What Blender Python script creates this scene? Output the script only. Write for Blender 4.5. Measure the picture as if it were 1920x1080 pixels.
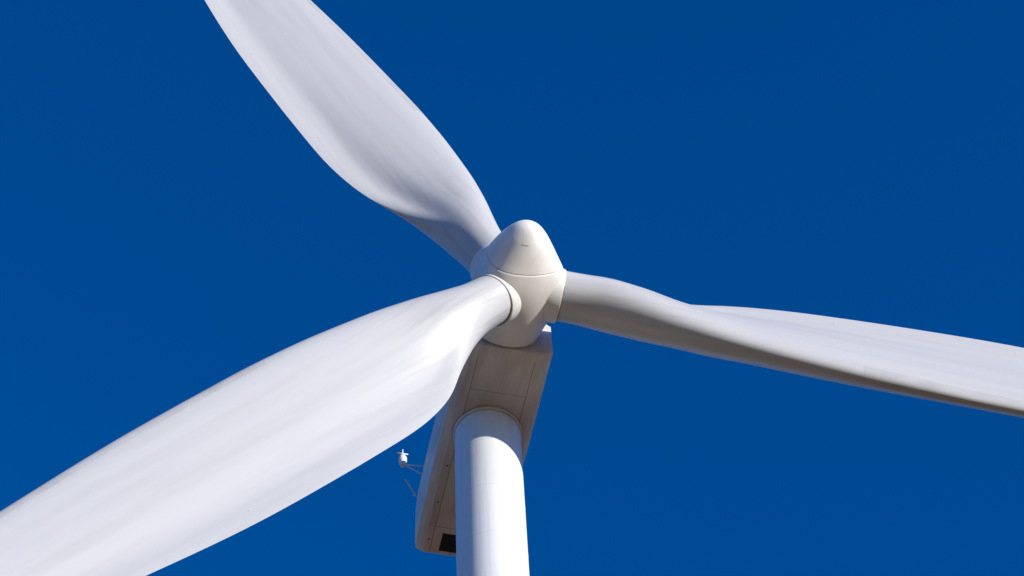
import bpy, bmesh, math, random
from mathutils import Vector, Matrix, noise

# ------------------------------------------------------------------ scene, camera, sky, sun
for o in list(bpy.data.objects):
    bpy.data.objects.remove(o)
S = bpy.context.scene
C = S.collection
R = math.radians
H = 80.0                                  # nacelle axis height over the ground

S.view_settings.view_transform = 'Standard'
S.view_settings.look = 'None'
S.view_settings.gamma = 1
S.view_settings.exposure = 0.25

CAM = Vector((0.0, -58.25, 1.7))
PITCH, PAN, ROLL, FPX = 0.9809, 0.0211, -0.0557, 4793.0
F = Vector((math.sin(PAN) * math.cos(PITCH), math.cos(PAN) * math.cos(PITCH), math.sin(PITCH)))
Rt = Vector((math.cos(PAN), -math.sin(PAN), 0))
Up = Rt.cross(F)
R2 = Rt * math.cos(ROLL) + Up * math.sin(ROLL)
U2 = -Rt * math.sin(ROLL) + Up * math.cos(ROLL)
cd = bpy.data.cameras.new('camera')
cd.sensor_width = 36.0
cd.lens = FPX / 1920 * 36.0
cd.clip_end = 20000
cam = bpy.data.objects.new('camera', cd)
C.objects.link(cam)
m = Matrix((R2, U2, -F)).transposed().to_4x4()
m.translation = CAM
cam.matrix_world = m
S.camera = cam

SUN_AZ, SUN_EL = R(57), R(11.5)             # azimuth to the right of the camera's back
sd = Vector((math.sin(SUN_AZ) * math.cos(SUN_EL), -math.cos(SUN_AZ) * math.cos(SUN_EL), math.sin(SUN_EL)))
w = bpy.data.worlds.new('World')
S.world = w
w.use_nodes = True
nt = w.node_tree
nt.nodes.clear()
out = nt.nodes.new('ShaderNodeOutputWorld')
bg = nt.nodes.new('ShaderNodeBackground')
sky = nt.nodes.new('ShaderNodeTexSky')
sky.sky_type = 'NISHITA'
sky.sun_disc = False
sky.sun_elevation = SUN_EL
sky.sun_rotation = math.atan2(sd.x, sd.y)
sky.altitude = 1200
sky.air_density = 1.0
sky.dust_density = 0.1
sky.ozone_density = 4.0
hs = nt.nodes.new('ShaderNodeHueSaturation')
hs.inputs['Saturation'].default_value = 1.5
hs.inputs['Value'].default_value = 1.0
bg.inputs['Strength'].default_value = 0.15
nt.links.new(sky.outputs[0], hs.inputs['Color'])
tint = nt.nodes.new('ShaderNodeMix')
tint.data_type = 'RGBA'
tint.blend_type = 'MULTIPLY'
tint.inputs[0].default_value = 1.0
tint.inputs[7].default_value = (1.0, 0.86, 1.14, 1)
nt.links.new(hs.outputs[0], tint.inputs[6])
nt.links.new(tint.outputs[2], bg.inputs['Color'])
nt.links.new(bg.outputs[0], out.inputs[0])

sl = bpy.data.lights.new('sun', 'SUN')
sl.energy = 4.6
sl.angle = R(0.53)
sl.color = (1.0, 0.95, 0.87)
so = bpy.data.objects.new('sun', sl)
C.objects.link(so)
so.rotation_euler = sd.to_track_quat('Z', 'Y').to_euler()

# ------------------------------------------------------------------ materials
def mat(name, col, rough=0.4, var=0.03, scale=1.2, stain=None, spec=0.4, bump=0.0, streak=(1, 1, 1)):
    M = bpy.data.materials.new(name)
    M.use_nodes = True
    n = M.node_tree
    b = n.nodes['Principled BSDF']
    b.inputs['Roughness'].default_value = rough
    b.inputs['Specular IOR Level'].default_value = spec
    tc = n.nodes.new('ShaderNodeTexCoord')
    mp = n.nodes.new('ShaderNodeMapping')
    mp.inputs['Scale'].default_value = streak
    n.links.new(tc.outputs['Object'], mp.inputs[0])
    nz = n.nodes.new('ShaderNodeTexNoise')
    nz.inputs['Scale'].default_value = scale
    nz.inputs['Detail'].default_value = 8
    nz.inputs['Roughness'].default_value = 0.6
    n.links.new(mp.outputs[0], nz.inputs['Vector'])
    cr = n.nodes.new('ShaderNodeValToRGB')
    st = stain or tuple(c * (1 - 4 * var) for c in col)
    cr.color_ramp.elements[0].position = 0.28
    cr.color_ramp.elements[0].color = (*st, 1)
    cr.color_ramp.elements[1].position = 0.56
    cr.color_ramp.elements[1].color = (*col, 1)
    n.links.new(nz.outputs[0], cr.inputs[0])
    n.links.new(cr.outputs[0], b.inputs['Base Color'])
    rr = n.nodes.new('ShaderNodeMapRange')
    rr.inputs['To Min'].default_value = rough + 0.12
    rr.inputs['To Max'].default_value = rough - 0.05
    n.links.new(nz.outputs[0], rr.inputs[0])
    n.links.new(rr.outputs[0], b.inputs['Roughness'])
    if bump:
        bp = n.nodes.new('ShaderNodeBump')
        bp.inputs['Strength'].default_value = bump
        bp.inputs['Distance'].default_value = 0.02
        n.links.new(nz.outputs[0], bp.inputs['Height'])
        n.links.new(bp.outputs[0], b.inputs['Normal'])
    return M

M_TOWER = mat('tower_paint', (0.79, 0.80, 0.80), 0.42, 0.02, 0.9, streak=(1, 1, 0.12), stain=(0.70, 0.70, 0.69))
M_NAC = mat('nacelle_gelcoat', (0.76, 0.71, 0.65), 0.45, 0.03, 0.8, stain=(0.60, 0.51, 0.44), streak=(0.5, 1.5, 1.5))
M_SPIN = mat('spinner_gelcoat', (0.84, 0.81, 0.76), 0.38, 0.02, 0.9, stain=(0.70, 0.67, 0.62), streak=(0.6, 1, 1))
M_BLADE = mat('blade_gelcoat', (0.545, 0.54, 0.54), 0.34, 0.02, 0.7, stain=(0.48, 0.475, 0.475), streak=(1, 1.6, 0.10))
def add_grime(M, axis_from, axis_to, col, amount, streak, scale):
    """runs of grease and dust that thin out along the local z axis from the root"""
    n = M.node_tree
    b = n.nodes['Principled BSDF']
    src = b.inputs['Base Color'].links[0].from_socket
    tc = n.nodes.new('ShaderNodeTexCoord')
    mp = n.nodes.new('ShaderNodeMapping'); mp.inputs['Scale'].default_value = streak
    nz = n.nodes.new('ShaderNodeTexNoise'); nz.inputs['Scale'].default_value = scale; nz.inputs['Detail'].default_value = 6
    sp = n.nodes.new('ShaderNodeSeparateXYZ')
    mr = n.nodes.new('ShaderNodeMapRange'); mr.inputs[1].default_value = axis_from; mr.inputs[2].default_value = axis_to
    mr.inputs[3].default_value = 1; mr.inputs[4].default_value = 0.25
    st = n.nodes.new('ShaderNodeMapRange'); st.inputs[1].default_value = 0.52; st.inputs[2].default_value = 0.72
    st.inputs[3].default_value = 0; st.inputs[4].default_value = amount
    mu = n.nodes.new('ShaderNodeMath'); mu.operation = 'MULTIPLY'
    mx = n.nodes.new('ShaderNodeMix'); mx.data_type = 'RGBA'; mx.inputs[7].default_value = (*col, 1)
    L = n.links.new
    L(tc.outputs['Object'], mp.inputs[0]); L(mp.outputs[0], nz.inputs['Vector']); L(tc.outputs['Object'], sp.inputs[0])
    L(sp.outputs[2], mr.inputs[0]); L(nz.outputs[0], st.inputs[0]); L(mr.outputs[0], mu.inputs[0]); L(st.outputs[0], mu.inputs[1])
    L(mu.outputs[0], mx.inputs[0]); L(src, mx.inputs[6]); L(mx.outputs[2], b.inputs['Base Color'])
add_grime(M_BLADE, 2, 14, (0.36, 0.34, 0.32), 0.48, (1.5, 2.2, 0.07), 1.7)
add_grime(M_TOWER, 79, 60, (0.50, 0.47, 0.43), 0.30, (3.0, 3.0, 0.07), 1.6)
add_grime(M_NAC, -2, 2, (0.36, 0.28, 0.22), 0.45, (0.35, 2.5, 2.5), 1.3)
M_TAPE = mat('leading_edge_tape', (0.52, 0.515, 0.515), 0.24, 0.02, 2.0, stain=(0.42, 0.41, 0.40), streak=(1, 1, 0.3))
M_DARK = mat('dark_gap', (0.02, 0.02, 0.022), 0.7, 0.02, 3)
M_SEAL = mat('grey_sealant', (0.22, 0.21, 0.20), 0.7, 0.03, 3)
M_SLOT = mat('slot_sealant', (0.42, 0.40, 0.38), 0.7, 0.02, 3)
M_DARKMET = mat('dark_louvre_paint', (0.05, 0.05, 0.055), 0.5, 0.02, 3)
M_METAL = mat('galvanised_metal', (0.62, 0.62, 0.60), 0.35, 0.03, 6)
M_EARTH = mat('dry_earth', (0.33, 0.18, 0.08), 0.9, 0.05, 0.05, stain=(0.18, 0.10, 0.045), spec=0.1)

# ------------------------------------------------------------------ helpers
def obj(name, bm, material, parent=None, matrix=None, smooth=True, label=None, angle=None):
    bmesh.ops.recalc_face_normals(bm, faces=bm.faces)
    me = bpy.data.meshes.new(name)
    bm.to_mesh(me)
    bm.free()
    for p in me.polygons:
        p.use_smooth = smooth
    if smooth and angle is not None:
        me.set_sharp_from_angle(angle=R(angle))
    me.materials.append(material)
    o = bpy.data.objects.new(name, me)
    C.objects.link(o)
    if parent is not None:
        o.parent = parent
    if matrix is not None:
        o.matrix_local = matrix
    if label:
        o['label'] = label
    return o

def loft(rings, close_a=True, close_b=True, bm=None):
    bm = bm or bmesh.new()
    vr = [[bm.verts.new(p) for p in ring] for ring in rings]
    n = len(rings[0])
    for a, b in zip(vr, vr[1:]):
        for i in range(n):
            j = (i + 1) % n
            bm.faces.new((a[i], a[j], b[j], b[i]))
    if close_a:
        bm.faces.new(vr[0][::-1])
    if close_b:
        bm.faces.new(vr[-1])
    return bm

def circ(r, z, n=96, ax='z', c=(0, 0)):
    pts = []
    for i in range(n):
        a = 2 * math.pi * i / n
        u, v = c[0] + r * math.cos(a), c[1] + r * math.sin(a)
        pts.append((u, v, z) if ax == 'z' else (z, u, v))
    return pts

def tube(bm, a, b, r, n=12, r2=None):
    a, b = Vector(a), Vector(b)
    q = (b - a).to_track_quat('Z', 'Y')
    rings = []
    for p, rr in ((a, r), (b, r if r2 is None else r2)):
        rings.append([tuple(p + q @ Vector((rr * math.cos(2 * math.pi * i / n), rr * math.sin(2 * math.pi * i / n), 0))) for i in range(n)])
    return loft(rings, bm=bm)

def box(bm, x0, x1, y0, y1, z0, z1):
    v = [bm.verts.new((x, y, z)) for x in (x0, x1) for y in (y0, y1) for z in (z0, z1)]
    for f in ((0, 1, 3, 2), (4, 6, 7, 5), (0, 4, 5, 1), (2, 3, 7, 6), (0, 2, 6, 4), (1, 5, 7, 3)):
        bm.faces.new([v[i] for i in f])
    return bm

def sstep(a, b, x):
    t = min(1, max(0, (x - a) / (b - a)))
    return t * t * (3 - 2 * t)

def interp(tab, x):
    if x <= tab[0][0]:
        return tab[0][1]
    for (x0, y0), (x1, y1) in zip(tab, tab[1:]):
        if x <= x1:
            t = (x - x0) / (x1 - x0)
            return y0 + (y1 - y0) * t
    return tab[-1][1]

def catmull(tab, x):
    k = 0
    while k < len(tab) - 2 and x > tab[k + 1][0]:
        k += 1
    p0 = tab[max(k - 1, 0)]; p1 = tab[k]; p2 = tab[k + 1]; p3 = tab[min(k + 2, len(tab) - 1)]
    h = p2[0] - p1[0]
    t = min(1, max(0, (x - p1[0]) / h))
    m1 = (p2[1] - p0[1]) / max(p2[0] - p0[0], 1e-6) * h
    m2 = (p3[1] - p1[1]) / max(p3[0] - p1[0], 1e-6) * h
    return (2*t**3-3*t*t+1)*p1[1] + (t**3-2*t*t+t)*m1 + (-2*t**3+3*t*t)*p2[1] + (t**3-t*t)*m2

# ------------------------------------------------------------------ ground
bm = bmesh.new()
prev = [bm.verts.new((0, 0, 0))]
ring_r = [20, 60, 150, 400, 1000, 3000, 9000]
rings = []
for rr in ring_r:
    rings.append([bm.verts.new((rr * math.cos(2 * math.pi * i / 64), rr * math.sin(2 * math.pi * i / 64), 0)) for i in range(64)])
for i in range(64):
    bm.faces.new((prev[0], rings[0][i], rings[0][(i + 1) % 64]))
for a, b in zip(rings, rings[1:]):
    for i in range(64):
        bm.faces.new((a[i], a[(i + 1) % 64], b[(i + 1) % 64], b[i]))
g = obj('ground', bm, M_EARTH, smooth=False)
g['kind'] = 'structure'
g['label'] = 'dry brown earth under the turbine'

# ------------------------------------------------------------------ turbine frames
YAW, TILT, PHI = 0.2354, R(5), -0.1000
ZB, HUBX = -1.05, 5.81
fwd = Vector((math.sin(YAW), -math.cos(YAW), 0))
rgt = Vector((math.cos(YAW), math.sin(YAW), 0))
zz = Vector((0, 0, 1))
NF = Matrix((fwd, rgt, zz)).transposed().to_4x4()
NF.translation = (0, 0, H)
ft = fwd * math.cos(TILT) + zz * math.sin(TILT)
zt = zz * math.cos(TILT) - fwd * math.sin(TILT)
hub = Vector((0, 0, H)) + fwd * HUBX + zz * HUBX * math.tan(TILT) * 0.6
RF = Matrix((ft, rgt, zt)).transposed().to_4x4()
hub = hub - rgt * 0.15
RF.translation = hub

root = bpy.data.objects.new('wind_turbine', None)
root.empty_display_size = 5
C.objects.link(root)
root['label'] = 'white three-bladed wind turbine on a round tubular tower against deep blue sky'
root['category'] = 'wind turbine'

# ------------------------------------------------------------------ tower
TOP = H + ZB                     # underside of the nacelle
RT = 1.245
def trad(z):                     # tower radius at height z
    d = TOP - z
    return RT + 0.004 * d
zs = [0, 20, 40, 54, 60, 62, 64, 66, 68, 70, 72, 74, 76, 77.5, TOP - 0.22]
bm = loft([circ(trad(z), z, 160) for z in zs])
tower = obj('tower', bm, M_TOWER, root, angle=40)
bm = loft([circ(RT - 0.06, TOP - 0.225, 128), circ(RT - 0.06, TOP + 0.05, 128)])
yb = obj('yaw_bearing', bm, M_DARK, root, angle=40)
bm = loft([circ(RT + 0.035, TOP - 0.20, 128), circ(RT + 0.055, TOP - 0.18, 128), circ(RT + 0.055, TOP - 0.06, 128), circ(RT + 0.035, TOP - 0.04, 128)])
yc = obj('yaw_collar', bm, M_NAC, root, angle=40)
for z in (57.5, 38.0, 18.0):
    bm = loft([circ(trad(z) + 0.012, z - 0.06, 96), circ(trad(z) + 0.012, z + 0.06, 96)])
    obj('section_flange', bm, M_TOWER, tower, angle=40)
for z in (77.0, 74.3, 71.6, 68.9, 66.2, 63.5):
    bm = loft([circ(trad(z) + 0.001, z - 0.03, 128), circ(trad(z) + 0.007, z - 0.01, 128), circ(trad(z) + 0.007, z + 0.01, 128), circ(trad(z) + 0.001, z + 0.03, 128)])
    obj('weld_seam', bm, M_TOWER, tower, angle=60)
# door at the foot (out of frame, still there from another view)
bm = box(bmesh.new(), -0.45, 0.45, -trad(1.5) - 0.05, -trad(1.5) + 0.3, 0.4, 2.6)
obj('door', bm, M_NAC, tower, smooth=False)

# ------------------------------------------------------------------ nacelle (x forward, y right, z up)
WB, CH = 1.32, 0.36              # half width of the floor, chamfer
NH = 2.1                         # roof height over axis
LF, LR = 3.95, 6.15
def section(x, zb, wb, ch, zt_, wt):
    """closed outline, rounded by a bevel afterwards"""
    w = wb + ch
    return [(x, -wb, zb), (x, wb, zb), (x, w, zb + ch * 0.6), (x, w - 0.02, zt_ - 0.5), (x, wt, zt_),
            (x, -wt, zt_), (x, -w + 0.02, zt_ - 0.5), (x, -w, zb + ch * 0.6)]
secs = [
    section(LF, ZB, WB, CH, NH - 0.75, 1.0),
    section(LF - 0.6, ZB, WB, CH, NH - 0.45, 1.05),
    section(0, ZB, WB + 0.02, CH, NH, 1.2),
    section(-3.5, ZB, WB + 0.02, CH, NH, 1.2),
    section(-LR + 0.9, ZB, WB + 0.01, CH, NH - 0.05, 1.15),
    section(-LR + 0.25, ZB, WB - 0.01, CH - 0.01, NH - 0.5, 1.05),
    section(-LR, ZB + 0.0, WB - 0.03, CH - 0.06, NH - 1.05, 1.0),
]
bm = loft(secs)
bmesh.ops.recalc_face_normals(bm, faces=bm.faces)
nac = obj('nacelle', bm, M_NAC, root, NF, smooth=True)
bv = nac.modifiers.new('bevel', 'BEVEL')
bv.width = 0.035
bv.segments = 3
bv.limit_method = 'ANGLE'
bv.angle_limit = R(18)
nac.data.set_sharp_from_angle(angle=R(60))
# floor panel joints and vent
e = ZB - 0.003
for y0 in (-WB + 0.24, WB - 0.262):
    obj('panel_joint', box(bmesh.new(), -LR + 0.05, LF - 0.4, y0, y0 + 0.022, e, e + 0.02), M_SEAL, nac, smooth=False)
for x in (-LR + 0.35 + 1.0, 1.9):
    obj('panel_joint', box(bmesh.new(), x, x + 0.014, -WB + 0.27, WB - 0.27, e, e + 0.02), M_SEAL, nac, smooth=False)
# rear vent: frame and louvres over a flat slab, coloured near-black as recess shade
vx0, vx1, vy0, vy1 = -LR + 0.20, -LR + 1.10, -0.72, 0.75
bm = bmesh.new()
box(bm, vx0, vx1, vy0, vy1, ZB - 0.012, ZB + 0.02)
vent = obj('vent_shade_slab', bm, M_DARK, nac, smooth=False)
bm = bmesh.new()
for i in range(9):
    x = vx0 + 0.06 + i * 0.095
    v = [bm.verts.new(p) for p in ((x, vy0, ZB - 0.014), (x, vy1, ZB - 0.014), (x + 0.035, vy1, ZB - 0.030), (x + 0.035, vy0, ZB - 0.030))]
    u = [bm.verts.new(p.co + Vector((0, 0, 0.004))) for p in v]
    bm.faces.new(v); bm.faces.new(u[::-1])
    for k in range(4):
        bm.faces.new((v[k], v[(k + 1) % 4], u[(k + 1) % 4], u[k]))
lv = obj('louvres', bm, M_DARKMET, nac, smooth=False)
bm = bmesh.new()
t = 0.035
box(bm, vx0 - t, vx0, vy0 - t, vy1 + t, ZB - 0.03, ZB + 0.015)
box(bm, vx1, vx1 + t, vy0 - t, vy1 + t, ZB - 0.03, ZB + 0.015)
box(bm, vx0, vx1, vy0 - t, vy0, ZB - 0.028, ZB + 0.015)
box(bm, vx0, vx1, vy1, vy1 + t, ZB - 0.028, ZB + 0.015)
obj('vent_frame', bm, M_NAC, nac, smooth=False)
for x in (-5.45, -3.6, -1.8):
    for y0 in (-WB + 0.13, WB - 0.13):
        obj('drain_hole', tube(bmesh.new(), (x, y0, ZB - 0.006), (x, y0, ZB + 0.02), 0.035), M_DARK, nac)

# wind sensor on an outrigger over the rear left of the roof
SX, SY, SZ = -4.1, -2.5, 1.95
bm = bmesh.new()
prof = [(-.36, .02), (-.34, .07), (-.26, .13), (-.1, .17), (.08, .165), (.2, .12), (.26, .07), (.27, .03)]
loft([circ(r, z, 32) for z, r in prof], bm=bm)
ws = obj('wind_sensor', bm, M_SPIN, root, NF @ Matrix.Translation((SX, SY, SZ)), angle=60)
bm = tube(bmesh.new(), (-.02, 0, .25), (-.02, 0, .66), .028)
obj('sensor_mast', bm, M_SPIN, ws)
bm = tube(bmesh.new(), (-.02, -.22, .40), (-.02, .22, .40), .030)
obj('sensor_crossbar', bm, M_SPIN, ws)
obj('bracket', loft([circ(.09, -.40, 24), circ(.09, -.33, 24)]), M_SPIN, ws)
for a, b in (((0, .08, -.30), (.12, 1.25, -.36)), ((0, .08, -.34), (-.35, 1.2, -.50))):
    obj('support_arm', tube(bmesh.new(), a, b, .024), M_SPIN, ws)
obj('lightning_rod', tube(bmesh.new(), (-.65, .22, -.38), (-1.3, .80, -.52), .024), M_SPIN, ws)
obj('rod_clamp', tube(bmesh.new(), (-1.22, .70, -.54), (-1.5, 1.0, -.40), .035), M_SPIN, ws)

# ------------------------------------------------------------------ spinner (rotor frame: x forward, y right, z up)
NOSE, BX = 2.74, 1.86
PROF = [(-BX, 1.27), (-1.6, 1.32), (-1.2, 1.39), (-0.6, 1.47), (0.0, 1.50), (0.5, 1.46), (1.0, 1.35), (1.4, 1.22), (1.8, 1.05), (2.2, 0.81), (2.45, 0.60), (2.60, 0.43), (2.68, 0.28), (2.725, 0.13), (NOSE, 0.0)]
BANG = [PHI + k * 2 * math.pi / 3 for k in range(3)]
def spin_r(x, th):
    r = catmull(PROF, x)
    b = 0
    for a in BANG:
        d = (th - a + math.pi) % (2 * math.pi) - math.pi
        b += 0.34 * math.exp(-(d / 0.52) ** 2) * math.exp(-(abs(x - 0.1) / 1.05) ** 2.4) 
        b += 0.15 * math.exp(-(d / 0.62) ** 2) * math.exp(-((x - 1.05) / 0.75) ** 2)
    return r + b
def spin_ring(x, n=180, dr=0):
    return [(x, max(0.002, spin_r(x, 2 * math.pi * i / n) + dr) * math.cos(2 * math.pi * i / n),
             max(0.002, spin_r(x, 2 * math.pi * i / n) + dr) * math.sin(2 * math.pi * i / n)) for i in range(n)]
SEAM = 1.25
xs = [-BX + 0.03] + [-BX + 0.03 + (SEAM - 0.020 + BX - 0.03) * i / 46 for i in range(1, 47)]
rings = [spin_ring(-BX, dr=-0.06)] + [spin_ring(x) for x in xs] + [spin_ring(SEAM - 0.018, dr=-0.004), spin_ring(SEAM - 0.018, dr=-0.10)]
spinner = obj('spinner', loft(rings), M_SPIN, root, RF, angle=50)
xs = []
n = 40
for i in range(n + 1):
    u = i / n
    xs.append(SEAM + 0.012 + (NOSE - SEAM - 0.012) * math.sin(u * math.pi / 2))
rings = [spin_ring(SEAM + 0.010, dr=-0.10), spin_ring(SEAM + 0.010, dr=-0.004)] + [spin_ring(x) for x in xs]
obj('nose_cap', loft(rings), M_SPIN, spinner, None, angle=50)
bm = loft([circ(1.15, SEAM - 0.05, 96, 'x'), circ(1.15, SEAM + 0.05, 96, 'x')])
obj('seam_gasket', bm, M_DARK, spinner)
# short slot of the lifting point cover on the nose
bm = bmesh.new()
top_, bot_ = [], []
for i in range(9):
    th = math.radians(-108 + i * 2.4)
    for x_, lst in ((2.20, top_), (2.17, bot_)):
        r_ = spin_r(x_, th) + 0.004
        lst.append(bm.verts.new((x_, r_ * math.cos(th), r_ * math.sin(th))))
for i in range(8):
    bm.faces.new((top_[i], top_[i + 1], bot_[i + 1], bot_[i]))
obj('cover_slot', bm, M_SLOT, spinner)
bm = loft([circ(0.95, -BX - 0.5, 96, 'x'), circ(0.95, -BX + 0.02, 96, 'x')])
obj('hub_neck', bm, M_DARK, spinner, angle=40)

# ------------------------------------------------------------------ blades (x pressure side / upwind, y leading, z span)
CHORD = [(0, 1.9), (2.6, 1.9), (4.0, 2.35), (6.0, 3.4), (8.0, 4.5), (10.0, 5.15), (12, 5.45), (15, 5.6), (20, 5.5), (25, 4.8), (30, 3.8), (36, 2.2), (39.3, 1.1), (40, 0.25)]
THICK = [(0, 1.0), (3.0, 1.0), (4.5, 0.78), (6.0, 0.53), (7.5, 0.39), (9.0, 0.31), (12, 0.25), (18, 0.19), (28, 0.19), (40, 0.16)]
TWIST = [(0, 13), (5, 13), (9, 9), (14, 5), (20, 2), (30, 0), (40, -1)]
AXIS = [(0, .5), (3.0, .5), (6.0, .45), (9.0, .41), (14, .41), (40, .36)]     # pitch axis from the leading edge
R0 = 0.95
def blade_section(s, n=56, off=0.0, sel=None):
    c, th, tw, ax = catmull(CHORD, s), catmull(THICK, s), R(catmull(TWIST, s)), catmull(AXIS, s)
    k = sstep(2.6, 8.2, s)
    pts = []
    for i in range(n):
        a = 2 * math.pi * i / n
        # circle
        cy, cx = 0.5 * c * math.cos(a), 0.5 * c * th * math.sin(a)
        # airfoil: parameter u from the leading edge
        u = 0.5 - 0.5 * math.cos(a)
        yt = 5 * (0.2969 * math.sqrt(u) - 0.1260 * u - 0.3516 * u * u + 0.2843 * u ** 3 - 0.1015 * u ** 4) * th
        camber = 0.035 * 4 * u * (1 - u)
        up = math.sin(a) >= 0
        xx = (yt * 0.80 if up else -yt * 1.05) - camber
        # rear loading hollow of the pressure side
        if up:
            xx -= 0.035 * th / 0.3 * math.exp(-((u - 0.78) / 0.14) ** 2)
        ay, axx = (ax - u) * c, xx * c
        py = cy * (1 - k) + ay * k + 0
        px = cx * (1 - k) + axx * k
        # twist: leading edge towards the wind
        y = py * math.cos(tw) - px * math.sin(tw)
        x = px * math.cos(tw) + py * math.sin(tw)
        pts.append((x + 0.016 * s, y, s))
    if off:
        q = []
        for i in sel:
            a, b = Vector(pts[(i - 1) % n]), Vector(pts[(i + 1) % n])
            t = (b - a).normalized()
            nn = Vector((t.y, -t.x, 0))
            if nn.dot(Vector(pts[i]) - Vector((sum(p[0] for p in pts) / n, sum(p[1] for p in pts) / n, s))) < 0:
                nn = -nn
            q.append(tuple(Vector(pts[i]) + nn * off))
        return q
    return pts
ss = [1.55, 2.2, 2.6] + [2.6 + 0.3 * i for i in range(1, 30)] + [11.5 + 0.6 * i for i in range(46)] + [38.9, 39.3, 39.6, 39.85, 40.0]
ss = sorted(set(round(s, 3) for s in ss))
blade_bm = loft([blade_section(s) for s in ss])
first = None
for k, ph in enumerate(BANG):
        # rotation about the rotor axis: local z (span) -> cos(ph) y + sin(ph) z
    M = Matrix.Rotation(ph - math.pi / 2, 4, 'X')
    if first is None:
        first = obj('blade', blade_bm, M_BLADE, root, RF @ M, angle=50)
        bm = loft([circ(R0 + 0.08, 1.1, 96), circ(R0 + 0.08, 1.68, 96), circ(R0 + 0.055, 1.73, 96), circ(R0 - 0.02, 1.735, 96)])
        col = obj('root_collar', bm, M_SPIN, first, angle=40)
        bm = loft([circ(R0 + 0.01, 1.74, 96), circ(R0 + 0.01, 1.77, 96)])
        sl_ = obj('root_seal', bm, M_SEAL, first, angle=40)
        # leading edge protection tape, a thin skin wrapped over the nose of the section
        bm = bmesh.new()
        rows = []
        for s_ in [13.0 + 0.5 * i for i in range(52)]:
            rows.append([bm.verts.new(p) for p in blade_section(s_, 56, 0.004, list(range(-5, 6)))])
        for a_, b_ in zip(rows, rows[1:]):
            for i in range(10):
                bm.faces.new((a_[i], a_[i + 1], b_[i + 1], b_[i]))
        tp = obj('leading_edge_tape', bm, M_TAPE, first)
        kids = [col, sl_, tp]
        for s_ in (12.4, 19.5, 27.0):
            p = Vector(blade_section(s_)[22]); q_ = Vector(blade_section(s_)[20])
            t_ = (p - q_).normalized(); nn = Vector((abs(t_.y), -t_.x * (1 if t_.y > 0 else -1), 0))
            if nn.x < 0: nn = -nn
            kids.append(obj('lightning_receptor', tube(bmesh.new(), p - nn * 0.02, p + nn * 0.008, 0.05, 20), M_METAL, first, angle=40))
    else:
        b = first.copy()
        C.objects.link(b)
        b.parent = root
        b.matrix_local = RF @ M
        for c_ in kids:
            d = c_.copy()
            C.objects.link(d)
            d.parent = b
